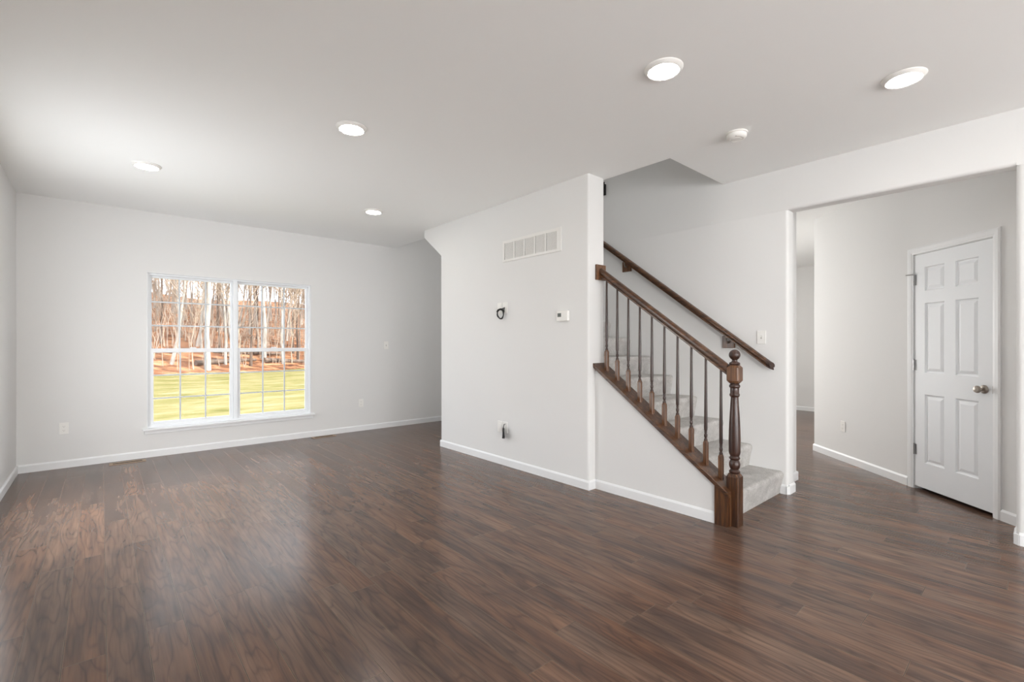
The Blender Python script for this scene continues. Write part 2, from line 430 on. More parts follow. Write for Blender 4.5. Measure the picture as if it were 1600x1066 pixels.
# baseboards
BH, BT = 0.080, 0.013
def base_run(mb, p, q, ext0=0.0, ext1=0.0):
    """board along p->q, room on the left-hand side; ends run on by ext"""
    p, q = Vector((*p, 0)), Vector((*q, 0)); d = (q - p).normalized(); n = Vector((-d.y, d.x, 0))
    p = p - d * ext0; q = q + d * ext1
    prof = [(0, 0.0005), (BT, 0.0005), (BT, BH - 0.014), (BT * 0.35, BH), (0, BH)]
    mb.quadstrip([[p + n * a + Vector((0, 0, h)) for a, h in prof], [q + n * a + Vector((0, 0, h)) for a, h in prof]])
b_ = MB(); base_run(b_, (XL, YB), (XL, YW)); b_.xf(Matrix.Identity(4)); 
# room lies to the right of +Y on the left wall: run it the other way
b_ = MB(); base_run(b_, (XL, YW), (XL, YB)); struct(b_, 'baseboard_left', 'trim')
b_ = MB(); base_run(b_, (XR, YW), (XL + BT, YW)); struct(b_, 'baseboard_far', 'trim')
b_ = MB(); base_run(b_, (XA, YA), (XA, 4.949), BT, BT); base_run(b_, (XHW, YA), (XA, YA)); struct(b_, 'baseboard_stair', 'trim')
b_ = MB(); base_run(b_, (XHW, 1.543), (XHW, YA - BT)); struct(b_, 'baseboard_knee', 'trim')
b_ = MB()
base_run(b_, (XR, YJ + 0.006), (XR, 1.492)); base_run(b_, (XRB, YJ), (XR + 0.012, YJ))
# clipped corner block where the rounded wall end is wrapped
b_.plan([(XR - BT, YJ + 0.010), (XR - BT, YJ + 0.006), (XR + 0.010, YJ - BT), (XR + 0.016, YJ - BT), (XR + 0.03, YJ + 0.006)], 0.0005, BH - 0.012)
struct(b_, 'baseboard_right', 'trim')
b_ = MB(); base_run(b_, (XH2, 1.545), (XRB, 1.545), 0, BT); base_run(b_, (XH2, 5.05), (XH2, 1.545), 0, BT)
struct(b_, 'baseboard_hall_side', 'trim')
b_ = MB()
base_run(b_, (XR, YB), (XR, YJR - 0.012)); base_run(b_, (XR + 0.012, YJR), (XRB, YJR))
b_.plan([(XR - BT, YJR - 0.014), (XR - BT, YJR - 0.008), (XR + 0.010, YJR + BT), (XR + 0.016, YJR + BT), (XR + 0.03, YJR - 0.01)], 0.0005, BH - 0.012)
struct(b_, 'baseboard_near', 'trim')
b_ = MB()
lo = DM @ Vector((0.055, 0, 0)); hi = DM @ Vector((1.445, 0, 0)); l2 = DM @ Vector((-1.28, 0, 0)); h2 = DM @ Vector((-0.783, 0, 0))
base_run(b_, lo.xy, hi.xy, 0, 0.008); base_run(b_, l2.xy, h2.xy); base_run(b_, (cl.x, cl.y), (10.05, cl.y))
struct(b_, 'baseboard_hall', 'trim')
b_ = MB(); base_run(b_, (10.05, 1.86), (10.05, 5.05)); struct(b_, 'baseboard_hall_end', 'trim')

# ------------------------------------------------------------------ window
w1 = root('window_1', (1.267, YW, WZ0), 'white twin double-hung window with grille bars looking onto the lawn', 'window', kind='structure', world_mesh=True)
fY0, fY1 = YW + 0.030, YW + 0.115
f = MB()
FW = 0.026; MC = 1.252; MWD = 0.034
f.box(WX0, WX0 + FW, fY0, fY1, WZ0, WZ1); f.box(WX1 - FW, WX1, fY0, fY1, WZ0, WZ1)
f.box(WX0 + FW, WX1 - FW, fY0, fY1, WZ1 - FW, WZ1); f.box(WX0 + FW, WX1 - FW, fY0, fY1, WZ0, WZ0 + FW)
f.box(MC - MWD / 2 - 0.004, MC + MWD / 2 + 0.004, fY0 - 0.012, fY1, WZ0 + FW, WZ1 - FW)
f.build('window_frame', 'vinyl', w1)
ln = MB()
ln.box(WX0, WX0 + 0.006, YW - 0.003, fY0, WZ0, WZ1); ln.box(WX1 - 0.006, WX1, YW - 0.003, fY0, WZ0, WZ1); ln.box(WX0, WX1, YW - 0.003, fY0, WZ1 - 0.006, WZ1)
ln.build('jamb_liner', 'trim', w1)
st = MB(); st.bevbox(0.343, 2.190, YW - 0.050, YW + 0.032, WZ0 - 0.022, WZ0 + 0.001, 0.006); st.build('window_sill', 'trim', w1)
ap = MB(); ap.bevbox(0.362, 2.172, YW - 0.016, YW - 0.0005, WZ0 - 0.062, WZ0 - 0.0225, 0.004); ap.build('apron', 'trim', w1)
ZM = 1.190
for (a, b) in ((WX0 + FW, MC - MWD / 2 - 0.004), (MC + MWD / 2 + 0.004, WX1 - FW)):
    for up in (1, 0):
        y0, y1 = (YW + 0.082, YW + 0.108) if up else (YW + 0.048, YW + 0.078)
        z0, z1 = (ZM - 0.024, WZ1 - FW) if up else (WZ0 + FW, ZM + 0.024)
        sv = 0.022 if up else 0.036                  # stile width
        tr, br = (0.026, 0.040) if up else (0.044, 0.036)
        m = MB(); m.box(a, a + sv, y0, y1, z0, z1); m.box(b - sv, b, y0, y1, z0, z1)
        m.box(a + sv, b - sv, y0, y1, z1 - tr, z1); m.box(a + sv, b - sv, y0, y1, z0, z0 + br)
        s_ = m.build('upper_sash' if up else 'lower_sash', 'vinyl', w1); s_['_w'] = 1; WROOTS.append(s_)
        s_.location = (0, 0, 0)
        ym = (y0 + y1) / 2
        p = MB(); p.box(a + sv - 0.004, b - sv + 0.004, ym - 0.008, ym - 0.005, z0 + br - 0.004, z1 - tr + 0.004); p.build('pane', 'glass', s_)
        q = MB(); xa, xb, za, zb = a + sv, b - sv, z0 + br, z1 - tr; gw = 0.0075
        for k in (1, 2):
            x = xa + (xb - xa) * k / 3; z = za + (zb - za) * k / 3
            q.box(x - gw, x + gw, ym - 0.001, ym + 0.006, za, zb); q.box(xa, xb, ym, ym + 0.005, z - gw, z + gw)
        q.build('grille_bars', 'muntin', s_)
        if not up:
            lk = MB(); lk.bevbox((a + b) / 2 - 0.03, (a + b) / 2 + 0.03, y0 + 0.004, y1 - 0.002, z1, z1 + 0.012, 0.003); lk.build('sash_lock', 'vinyl', s_)

# ------------------------------------------------------------------ door in the hall
d1 = root('door_1', DM @ Vector((-0.366, 0, 0)), 'white six-panel hall door with a round satin knob', 'door', kind='structure', rz=math.atan2(DD.y, DD.x))
def dloc(mb): return mb.xf(Matrix.Translation((0.366, 0, 0)))     # door coordinates -> local
lx0, lx1, lz0, lz1 = -0.718, -0.018, 0.028, 2.037
def panel_door():
    bm = bmesh.new()
    T = 0.035
    xs = [lx0, -0.606, -0.414, -0.312, -0.122, lx1]; zs = [lz0, 0.245, 0.832, 1.015, 1.613, 1.718, 1.922, lz1]
    holes = {(1, 1), (3, 1), (1, 3), (3, 3), (1, 5), (3, 5)}
    def quad(ps): bm.faces.new([bm.verts.new(p) for p in ps])
    for i in range(5):
        for j in range(7):
            x0, x1, z0, z1 = xs[i], xs[i + 1], zs[j], zs[j + 1]
            if (i, j) not in holes: quad([(x0, 0, z0), (x1, 0, z0), (x1, 0, z1), (x0, 0, z1)]); continue
            prev = (x0, x1, z0, z1, 0.0)
            for ins, dep in ((0.006, -0.010), (0.016, -0.012), (0.040, -0.003)):
                cur = (x0 + ins, x1 - ins, z0 + ins, z1 - ins, dep)
                a = [(prev[0], prev[4], prev[2]), (prev[1], prev[4], prev[2]), (prev[1], prev[4], prev[3]), (prev[0], prev[4], prev[3])]
                b = [(cur[0], cur[4], cur[2]), (cur[1], cur[4], cur[2]), (cur[1], cur[4], cur[3]), (cur[0], cur[4], cur[3])]
                for k in range(4): quad([a[k], a[(k + 1) % 4], b[(k + 1) % 4], b[k]])
                prev = cur
            quad([(prev[0], prev[4], prev[2]), (prev[1], prev[4], prev[2]), (prev[1], prev[4], prev[3]), (prev[0], prev[4], prev[3])])
    A = [(lx0, lz0), (lx1, lz0), (lx1, lz1), (lx0, lz1)]
    for k in range(4):
        (xa, za), (xb, zb) = A[k], A[(k + 1) % 4]
        quad([(xa, 0, za), (xa, -T, za), (xb, -T, zb), (xb, 0, zb)])
    quad([(x, -T, z) for x, z in A[::-1]])
    bmesh.ops.remove_doubles(bm, verts=bm.verts[:], dist=1e-5)
    mb = MB(); mb.bm.free(); mb.bm = bm; return mb
leaf = dloc(panel_door()).build('door_leaf', 'door', d1)
kn = MB()
kn.lathe([(0.001, 0.0), (0.032, 0.0), (0.032, 0.006), (0.026, 0.012), (0.012, 0.014), (0.011, 0.032), (0.020, 0.038), (0.027, 0.047), (0.0275, 0.055), (0.022, 0.064), (0.001, 0.067)], 24, (-0.652, 0.0005, 0.926), 'y')
dloc(kn).build('door_knob', 'nickel', leaf, smooth=True, angle=50)
lt = MB(); lt.box(lx0 - 0.003, lx0 + 0.004, -0.03, 0.002, 0.90, 0.955); dloc(lt).build('latch_plate', 'nickel', leaf)
for i, z in enumerate((1.822, 1.08, 0.345)):
    h = MB(); h.lathe([(0.0065, -0.045), (0.0065, 0.045)], 10, (-0.016, 0.006, z)); h.lathe([(0.004, 0.045), (0.007, 0.047), (0.003, 0.053)], 10, (-0.016, 0.006, z))
    h.box(-0.040, -0.016, 0.0005, 0.002, z - 0.045, z + 0.045)
    if i == 0:                                        # pin stop on the top hinge
        h.tube([(-0.016, 0.008, z + 0.05), (0.018, 0.035, z + 0.05), (0.03, 0.04, z + 0.05)], 0.004, 6); h.tube([(-0.016, 0.008, z + 0.05), (-0.055, 0.03, z + 0.05)], 0.0035, 6)
    dloc(h).build('hinge', 'steel', leaf)
def casing():
    mb = MB()
    def prof(o, t): return None
    cw = 0.057; x0, x1, zt = DX0 - 0.002, DX1 + 0.004, DZ + 0.004
    pr = [(0, 0.0005), (0, 0.009), (0.012, 0.011), (0.016, 0.014), (0.045, 0.016), (0.052, 0.013), (cw, 0.012), (cw, 0.0005)]
    ringA = [[(x0 - a, t, 0.0005) for a, t in pr], [(x0 - a, t, zt + a) for a, t in pr], [(x1 + a, t, zt + a) for a, t in pr], [(x1 + a, t, 0.0005) for a, t in pr]]
    mb.quadstrip(ringA); return mb
dloc(casing()).build('door_casing', 'trim', d1)
jb = MB(); jb.box(DX0 - 0.002, DX0, -0.115, 0.0, 0, DZ); jb.box(DX1, DX1 + 0.004, -0.115, 0.0, 0, DZ + 0.004)
jb.box(DX0, DX1, -0.115, -0.002, DZ - 0.002, DZ + 0.004)
jb.box(DX0, DX0 + 0.010, -0.115, -0.037, 0, DZ); jb.box(DX1 - 0.010, DX1, -0.115, -0.037, 0, DZ)
dloc(jb).build('door_jamb', 'trim', d1)

# ------------------------------------------------------------------ stairs
RISE, RUN, Y0 = 0.190, 0.2545, 1.467
sx0, sx1 = XAB + 0.002, XR - 0.001
stair = root('staircase', ((sx0 + sx1) / 2, Y0, 0), 'light grey carpeted staircase rising behind the stained railing', 'staircase', world_mesh=True)
for k in range(13):
    y, z0, z1 = Y0 + k * RUN, k * RISE, (k + 1) * RISE
    pr = [(y + 0.030, z0 + 0.0005), (y + 0.022, z0 + 0.05), (y + 0.010, z1 - 0.075), (y + 0.001, z1 - 0.045), (y, z1 - 0.028), (y + 0.005, z1 - 0.012), (y + 0.016, z1 - 0.003), (y + 0.034, z1), (y + RUN + 0.045, z1 - 0.0005), (y + RUN + 0.045, z0 + 0.0005)]
    s_ = MB(); s_.elev(pr, sx0, sx1); s_.build('step', 'carpet', stair, smooth=True, angle=50)

# ------------------------------------------------------------------ stained railing
XC = 3.321
rail = root('stair_railing', (XC, 1.44, 0), 'dark stained wooden stair railing with turned balusters and a ball-topped newel', 'stair railing', world_mesh=True)
NX, NY = 3.323, 1.441
def newel():
    out = []
    hs = 0.0415
    sq = MB()
    def sqring(h, z, c=0.004): return [(NX + a * h - (c if abs(a) == 1 and 0 else 0), NY + b * h, z) for a, b in ((-1, -1), (1, -1), (1, 1), (-1, 1))]
    def octring(h, c, z):
        return [(NX + x, NY + y, z) for x, y in ((-h + c, -h), (h - c, -h), (h, -h + c), (h, h - c), (h - c, h), (-h + c, h), (-h, h - c), (-h, -h + c))]
    sq.quadstrip([octring(hs, 0.004, 0.0005), octring(hs, 0.004, 0.340), octring(0.032, 0.012, 0.362)])
    out.append(('square_base', sq, 'wood_trim', False))
    tn = MB()
    P = [(0.030, 0.360), (0.036, 0.368), (0.037, 0.376), (0.031, 0.383), (0.026, 0.390), (0.033, 0.402), (0.0365, 0.418), (0.0365, 0.432), (0.032, 0.446), (0.026, 0.455), (0.034, 0.462), (0.036, 0.469), (0.031, 0.477), (0.029, 0.483), (0.035, 0.494), (0.0385, 0.510), (0.0385, 0.60), (0.0375, 0.66), (0.035, 0.72), (0.030, 0.80), (0.0245, 0.885),
         (0.025, 0.893), (0.031, 0.898), (0.0335, 0.906), (0.033, 0.914), (0.029, 0.919), (0.0285, 0.955), (0.034, 0.961), (0.036, 0.969), (0.034, 0.976), (0.028, 0.984), (0.034, 0.990), (0.034, 0.994)]
    tn.lathe(P, 32, (NX, NY, 0)); out.append(('turned_shaft', tn, 'wood_turned', True))
    bl = MB(); bl.quadstrip([octring(0.030, 0.012, 0.990), octring(hs, 0.008, 1.008), octring(hs, 0.008, 1.098), octring(0.030, 0.012, 1.114)])
    out.append(('square_block', bl, 'wood_block', False))
    fn = MB()
    P = [(0.028, 1.110), (0.034, 1.118), (0.036, 1.126), (0.032, 1.134), (0.020, 1.140), (0.017, 1.148)]
    for t in range(-60, 91, 10): P.append((max(0.001, 0.0375 * math.cos(R(t))), 1.187 + 0.0375 * math.sin(R(t))))
    fn.lathe(P, 32, (NX, NY, 0)); out.append(('ball_finial', fn, 'wood_turned', True))
    return out
nw = root('newel_post', (0, 0, 0)); nw.parent = rail; nw.location = Vector((NX, NY, 0)) - rail.location; nw['_w'] = 1; WROOTS.append(nw)
for nm, mb, mt, sm in newel(): mb.build(nm, mt, nw, smooth=sm, angle=40)
# hand rail
RW = 0.031
rprof = [(-0.020, 0.0), (0.020, 0.0), (0.021, 0.016), (0.017, 0.022), (0.018, 0.028), (0.029, 0.034), (RW, 0.046), (RW, 0.056), (0.025, 0.070), (0.012, 0.077), (0, 0.078), (-0.012, 0.077), (-0.025, 0.070), (-RW, 0.056), (-RW, 0.046), (-0.029, 0.034), (-0.018, 0.028), (-0.017, 0.022), (-0.021, 0.016)]
railz = lambda y: 1.030 + (y - 1.466) * SL          # underside
hr = MB(); ya, yb = NY + 0.0415, YA - 0.022
hr.sweep([(XC + x, h) for x, h in rprof], (ya, railz(ya)), (yb, railz(yb)))
hr.build('handrail', 'wood_y', rail, smooth=True, angle=25)
rs = MB(); rs.bevbox(XC - 0.066, XC + 0.062, YA - 0.022, YA - 0.0005, 1.826, 1.962, 0.006); rs.build('rosette', 'wood_block', rail)
# sloping shoe
sp = MB()
x0, x1 = 3.226, 3.408
ya, yb = 1.446, YA - 0.0005
prf = [(x0 + 0.006, -0.040), (x1 - 0.006, -0.040), (x1 - 0.006, -0.030), (x1, -0.028), (x1, -0.004), (x1 - 0.005, 0.0), (x0 + 0.005, 0.0), (x0, -0.004), (x0, -0.028), (x0 + 0.006, -0.030)]
# the shoe butts the newel: run it to the newel's back face, with a tongue past it on the room side
sp.sweep(prf, (NY + 0.042, capz(NY + 0.042)), (yb, capz(yb)))
xt = NX - 0.0425
sp.sweep([(x0 + 0.006, -0.040), (xt, -0.040), (xt, 0.0), (x0 + 0.005, 0.0), (x0, -0.004), (x0, -0.028), (x0 + 0.006, -0.030)], (ya, capz(ya)), (NY + 0.042, capz(NY + 0.042)))
# end of the shoe lapping the stair wall's face
sp.sweep([(x0 + 0.006, -0.040), (XHW - 0.0, -0.040), (XHW, 0.0), (x0 + 0.005, 0.0), (x0, -0.004), (x0, -0.028)], (yb, capz(yb)), (yb + 0.0004, capz(yb + 0.0004)))
sp.build('shoe_rail', 'wood_y', rail)
tb = MB()
tb.elev([(1.452, 0.0005), (1.543, 0.0005), (1.543, capz(1.543) - 0.041), (1.452, capz(1.452) - 0.041)], 3.235, XHW - 0.0005)
tb.elev([(1.452, 0.0005), (1.4835, 0.0005), (1.4835, capz(1.4835) - 0.041), (1.452, capz(1.452) - 0.041)], XHW - 0.0005, NX - 0.042)
tb.build('end_board', 'wood_trim', rail)
tb = MB(); tb.elev([(1.446, 0.0005), (1.4515, 0.0005), (1.4515, capz(1.45) - 0.041), (1.446, capz(1.446) - 0.041)], 3.262, NX - 0.0425); tb.build('edge_strip', 'wood_z', rail)
# balusters: square foot, turned shaft
def baluster_meshes():
    ft = MB(); hs = 0.0155
    sq = lambda h, c, z: [(x, y, z) for x, y in ((-h + c, -h), (h - c, -h), (h, -h + c), (h, h - c), (h - c, h), (-h + c, h), (-h, h - c), (-h, -h + c))]
    ft.bm.free(); ft.bm = bmesh.new()
    low = [(x, y, SL * y + 0.0008) for x, y, z in sq(hs, 0.003, 0)]
    ft.quadstrip([low, sq(hs, 0.003, 0.155), sq(0.011, 0.005, 0.171)])
    sh = MB()
    P = [(0.0115, 0.168), (0.0135, 0.173), (0.0125, 0.180), (0.0095, 0.185), (0.0085, 0.190), (0.0115, 0.200), (0.0125, 0.208), (0.0105, 0.218), (0.008, 0.224), (0.0105, 0.229), (0.0105, 0.233), (0.009, 0.238), (0.0115, 0.246), (0.0125, 0.256), (0.0120, 0.36), (0.0105, 0.50), (0.0088, 0.66), (0.0082, 0.777)]
    sh.lathe(P, 14)
    return ft, sh
ft, sh = baluster_meshes()
b0 = root('baluster', (0, 0, 0)); b0.parent = rail
ft.build('square_foot', 'wood_block', b0); sh.build('turned_shaft', 'wood_turned', b0, smooth=True, angle=50)
for k in range(10):
    y = 1.536 + 0.1117 * k
    o = b0 if k == 0 else copy_tree(b0, rail)
    o.location = Vector((XC, y, capz(y))) - rail.location

# rail fixed along the stair's far wall
wr = root('wall_handrail', (XR - 0.06, 1.56, 1.1), 'dark stained handrail fixed along the white wall above the stairs', 'handrail', world_mesh=True)
SW = 0.747; wz = lambda y: 1.082 + (y - 1.594) * SW; WXC = XR - 0.060
m = MB(); m.sweep([(WXC + x, h * 0.86) for x, h in rprof], (1.580, wz(1.580)), (5.2, wz(5.2))); m.build('rail', 'wood_y', wr, smooth=True, angle=25)
m = MB(); ye = 1.5795
m.quadstrip([[(WXC + x, ye, wz(ye) + h * 0.86) for x, h in rprof], [(WXC + x, ye - 0.03 - 0.35 * (x + RW), wz(ye - 0.03 - 0.35 * (x + RW)) + 0.006 + h * 0.80) for x, h in rprof]])
m.build('rail_end', 'wood_turned', wr, smooth=True, angle=25)
for y in (1.925, 3.030, 4.135):
    z = wz(y) - 0.03
    m = MB(); m.bevbox(XR - 0.020, XR - 0.0005, y - 0.055, y + 0.055, z - 0.072, z + 0.040, 0.004)
    bk = m.build('bracket_block', 'wood_block', wr); bk['_w'] = 1; WROOTS.append(bk)
    m = MB(); m.tube([(XR - 0.019, y, z - 0.02), (XR - 0.045, y, z - 0.022), (WXC, y, z + 0.004), (WXC, y, wz(y) - 0.0005)], [0.012, 0.007, 0.007, 0.010], 8); m.build('bracket_arm', 'nickel', bk, smooth=True)
ub = MB()
ub.bevbox(XR - 0.022, XR - 0.0005, 3.318, 3.40, 2.960, 3.085, 0.005)
ub.quadstrip([[(XR - 0.02, 3.335, 3.03), (XR - 0.02, 3.37, 3.03), (XR - 0.02, 3.37, 3.06), (XR - 0.02, 3.335, 3.06)], [(XR - 0.07, 3.285, 3.055), (XR - 0.07, 3.41, 3.055), (XR - 0.07, 3.41, 3.09), (XR - 0.07, 3.285, 3.09)]])
tag(ub.build('rail_bracket', 'black'), 'small black bracket high on the stairwell wall near the ceiling edge', 'bracket')

# ------------------------------------------------------------------ things on the walls
# return-air grille
gr = root('air_return_grille', (XA, 3.345, 2.23), 'white five-section air return grille high on the stair wall', 'air vent', world_mesh=True)
gy0, gy1, gz0, gz1 = 2.932, 3.762, 2.117, 2.337
iy0, iy1, iz0, iz1 = 2.985, 3.735, 2.140, 2.310
m = MB(); X0 = XA - 0.009
m.box(X0, XA - 0.0005, gy0, iy0, gz0, gz1); m.box(X0, XA - 0.0005, iy1, gy1, gz0, gz1); m.box(X0, XA - 0.0005, iy0, iy1, gz0, iz0); m.box(X0, XA - 0.0005, iy0, iy1, iz1, gz1)
for k in range(1, 5):
    y = iy0 + (iy1 - iy0) * k / 5; m.box(X0, XA - 0.0005, y - 0.009, y + 0.009, iz0, iz1)
m.build('grille_frame', 'louver', gr)
m = MB(); m.box(XA - 0.0015, XA - 0.0006, iy0, iy1, iz0, iz1); m.build('duct_shade_sheet', 'duct_shade', gr)  # dark sheet, paints the shade behind the louvers
for k in range(5):
    ya, yb = iy0 + (iy1 - iy0) * k / 5 + 0.0095, iy0 + (iy1 - iy0) * (k + 1) / 5 - 0.0095
    if k == 0: ya = iy0 + 0.0005
    if k == 4: yb = iy1 - 0.0005
    yb -= 0.006
    m = MB(); n = 17
    for j in range(n):
        z = iz0 + (iz1 - iz0) * (j + 0.5) / n
        m.elevx([(XA - 0.0075, z - 0.0052), (XA - 0.0068, z - 0.0055), (XA - 0.0020, z + 0.0050), (XA - 0.0027, z + 0.0053)], ya, yb)
    m.build('louver_section', 'louver', gr)

# thermostat
th = root('thermostat', (XA, 2.906, 1.524), 'white thermostat with a small dark screen on the stair wall', 'thermostat', world_mesh=True)
m = MB(); m.bevbox(XA - 0.030, XA - 0.0005, 2.836, 2.972, 1.472, 1.566, 0.006); m.build('case', 'plastic', th)
m = MB(); m.box(XA - 0.0312, XA - 0.0302, 2.912, 2.956, 1.510, 1.544); m.build('screen', 'screen', th)

# outlets and switches: local frame, +x away from the wall
def plate_body(): return MB().bevbox(0.0005, 0.007, -0.036, 0.036, -0.058, 0.058, 0.003)
def outlet(loc, rz, label, group=None):
    o = root('wall_outlet', loc, label, 'outlet', group, rz=rz)
    plate_body().build('cover_plate', 'plastic', o)
    for s in (-1, 1):
        m = MB(); m.bevbox(0.0072, 0.0085, -0.017, 0.017, s * 0.020 - 0.014, s * 0.020 + 0.014, 0.0005); f_ = m.build('receptacle', 'plastic', o)
        m = MB(); z = s * 0.020
        m.box(0.0086, 0.0090, -0.008, -0.0055, z - 0.002, z + 0.007); m.box(0.0086, 0.0090, 0.0055, 0.008, z - 0.002, z + 0.007); m.lathe([(0.003, 0.0086), (0.003, 0.0090)], 8, (0, 0, z - 0.007), 'x')
        m.build('slots', 'grey_plastic', f_)
    return o
def switch(loc, rz, label):
    o = root('light_switch', loc, label, 'light switch', rz=rz)
    plate_body().build('cover_plate', 'plastic', o)
    m = MB(); m.bevbox(0.0072, 0.0090, -0.006, 0.006, -0.013, 0.013, 0.0004); t_ = m.build('toggle_slot', 'grey_plastic', o)
    m = MB(); m.bevbox(0.0088, 0.018, -0.004, 0.004, 0.0, 0.010, 0.001); m.build('toggle', 'plastic', t_)
    return o
FAR = R(-90)
outlet((-0.283, YW, 0.404), FAR, 'white outlet left of the window, low on the window wall')
outlet((2.852, YW, 0.405), FAR, 'white outlet right of the window, low on the window wall')
switch((3.245, YW, 1.245), FAR, 'white switch right of the window at chest height on the window wall')
switch((XR, 1.645, 1.322), R(180), 'white light switch beside the hall opening near the lower end of the wall handrail')
outlet(DM @ Vector((0.925, 0, 0.375)), math.atan2(DN.y, DN.x), 'white outlet low on the hall wall left of the white door')

def wallplate(y, z, label):
    o = root('wall_plate', (XA, y, z), label, 'wall plate', rz=R(180))
    plate_body().build('cover_plate', 'plastic', o)
    MB().bevbox(0.0072, 0.010, -0.017, 0.017, -0.034, 0.034, 0.001).build('insert', 'plastic', o)
    return o
wallplate(3.815, 1.640, 'left white wall plate of the upper pair, above the black cable coil')
wallplate(3.728, 1.640, 'right white wall plate of the upper pair, above the black cable coil')
wallplate(3.812, 0.395, 'left white wall plate of the lower pair, near the baseboard')
wallplate(3.725, 0.395, 'right white wall plate of the lower pair, with the black cable bundle coming out')
random.seed(4)
m = MB(); pts = []
for i in range(120):
    t = i / 119; a = 2 * math.pi * 4.3 * t + 1.2; rad = 0.048 + 0.0045 * math.sin(2.7 * a) * math.cos(11 * t)
    pts.append((XA - 0.026 - 0.008 * math.sin(a * 0.5 + 1) ** 2 - 0.004 * math.sin(17 * t), 3.772 + rad * math.cos(a), 1.577 + rad * math.sin(a)))
pts = [(XA - 0.0105, 3.728, 1.64), (XA - 0.03, 3.722, 1.636)] + pts
m.tube(pts, 0.0046, 8)
m.tube([(XA - 0.0105, 3.735, 1.625), (XA - 0.035, 3.705, 1.640), (XA - 0.050, 3.690, 1.615), (XA - 0.04, 3.700, 1.595), (XA - 0.035, 3.718, 1.58)], 0.0045, 8)
m.tube([(XA - 0.0105, 3.745, 1.62), (XA - 0.04, 3.76, 1.632), (XA - 0.05, 3.79, 1.622), (XA - 0.05, 3.81, 1.60)], 0.005, 8)
tag(m.build('cable_coil', 'cable', smooth=True), 'black cable coiled in a ring hanging from the upper wall plates', 'cable')
m = MB()
hx, hy = -0.66, -0.75                                  # the loops stand out from the wall
for k in range(5):
    loop = []
    for i in range(16):
        a = math.pi * 2 * i / 16
        q = 0.060 + (0.034 - 0.003 * (k % 2)) * math.cos(a); w = 0.0150 * (k - 2) * (1.0 - 0.45 * math.sin(a)) + 0.003 * math.sin(2 * a + k)
        loop.append((XA - 0.006 + hx * q - hy * w, 3.752 + hy * q + hx * w * -1, 0.350 - 0.004 * (k % 3) + 0.050 * math.sin(a)))
    m.tube(loop, 0.0046, 7, close=True)
m.tube([(XA - 0.0105, 3.722, 0.43), (XA - 0.03, 3.712, 0.432), (XA - 0.05, 3.702, 0.40), (XA - 0.04, 3.712, 0.33), (XA - 0.035, 3.735, 0.288)], 0.0046, 8)
m.tube([(XA - 0.045, 3.70, 0.36), (XA - 0.05, 3.685, 0.31), (XA - 0.045, 3.695, 0.290)], 0.0046, 8)
tag(m.build('cable_bundle', 'cable', smooth=True), 'black cable bundle hanging out of the lower wall plate near the baseboard', 'cable')

# ------------------------------------------------------------------ ceiling fixtures
def can_light():
    o = root('ceiling_light', (0, 0, H), None, 'ceiling light', 'round ceiling lights')
    m = MB(); m.lathe([(0.079, -0.017), (0.082, -0.0195), (0.088, -0.017), (0.098, -0.006), (0.101, -0.003), (0.101, -0.0006), (0.079, -0.0006)], 40); m.build('trim_ring', 'plastic', o, smooth=True, angle=50)
    m = MB(); m.lathe([(0.0005, -0.0195), (0.05, -0.0190), (0.0785, -0.0168), (0.0785, -0.014), (0.0005, -0.014)], 40); m.build('lens', 'lens', o, smooth=True)
    return o
c0 = can_light()
SPOTS = [(0.284, 4.906, 'lit round ceiling light nearest the left wall, above the window side'),
         (2.273, 4.934, 'lit round ceiling light farthest away, near the far end of the stair wall'),
         (1.285, 3.133, 'lit round ceiling light in the middle of the living room ceiling'),
         (2.268, 1.359, 'lit round ceiling light in front of the stairwell opening, left of the smoke detector'),
         (3.343, 0.526, 'lit round ceiling light nearest the hall opening, right of the smoke detector')]
for i, (x, y, lab) in enumerate(SPOTS):
    o = c0 if i == 0 else copy_tree(c0)
    o.location = (x, y, H); o['label'] = lab
for x, y in ((0.4, -1.2), (2.3, -1.6), (2.3, -3.4)):     # unseen lights added behind the viewer to brighten the room
    o = copy_tree(c0); o.location = (x, y, H); o['label'] = 'added unseen ceiling light behind the viewer, for fill'
for x, y in ((6.2, 2.9), (8.4, 3.4)):                     # more unseen lights, added to brighten the hall
    o = copy_tree(c0); o.location = (x, y, H); o['label'] = 'added unseen ceiling light in the hall, for fill'

sd = root('smoke_detector', (3.345, 1.437, H), 'white round smoke detector on the ceiling between two lights', 'smoke detector')
m = MB(); m.lathe([(0.001, -0.0006), (0.071, -0.0006), (0.071, -0.010), (0.066, -0.012), (0.001, -0.012)], 36); m.build('mounting_base', 'plastic', sd, smooth=True)
m = MB(); m.lathe([(0.001, -0.0122), (0.064, -0.0122), (0.065, -0.028), (0.058, -0.038), (0.045, -0.043), (0.044, -0.041), (0.030, -0.041), (0.028, -0.044), (0.001, -0.045)], 36); dome = m.build('body', 'plastic', sd, smooth=True, angle=45)
m = MB(); m.lathe([(0.0045, -0.0385), (0.0045, -0.0425), (0.001, -0.043)], 10, (-0.050, -0.018, 0)); m.build('indicator', 'grey_plastic', dome)

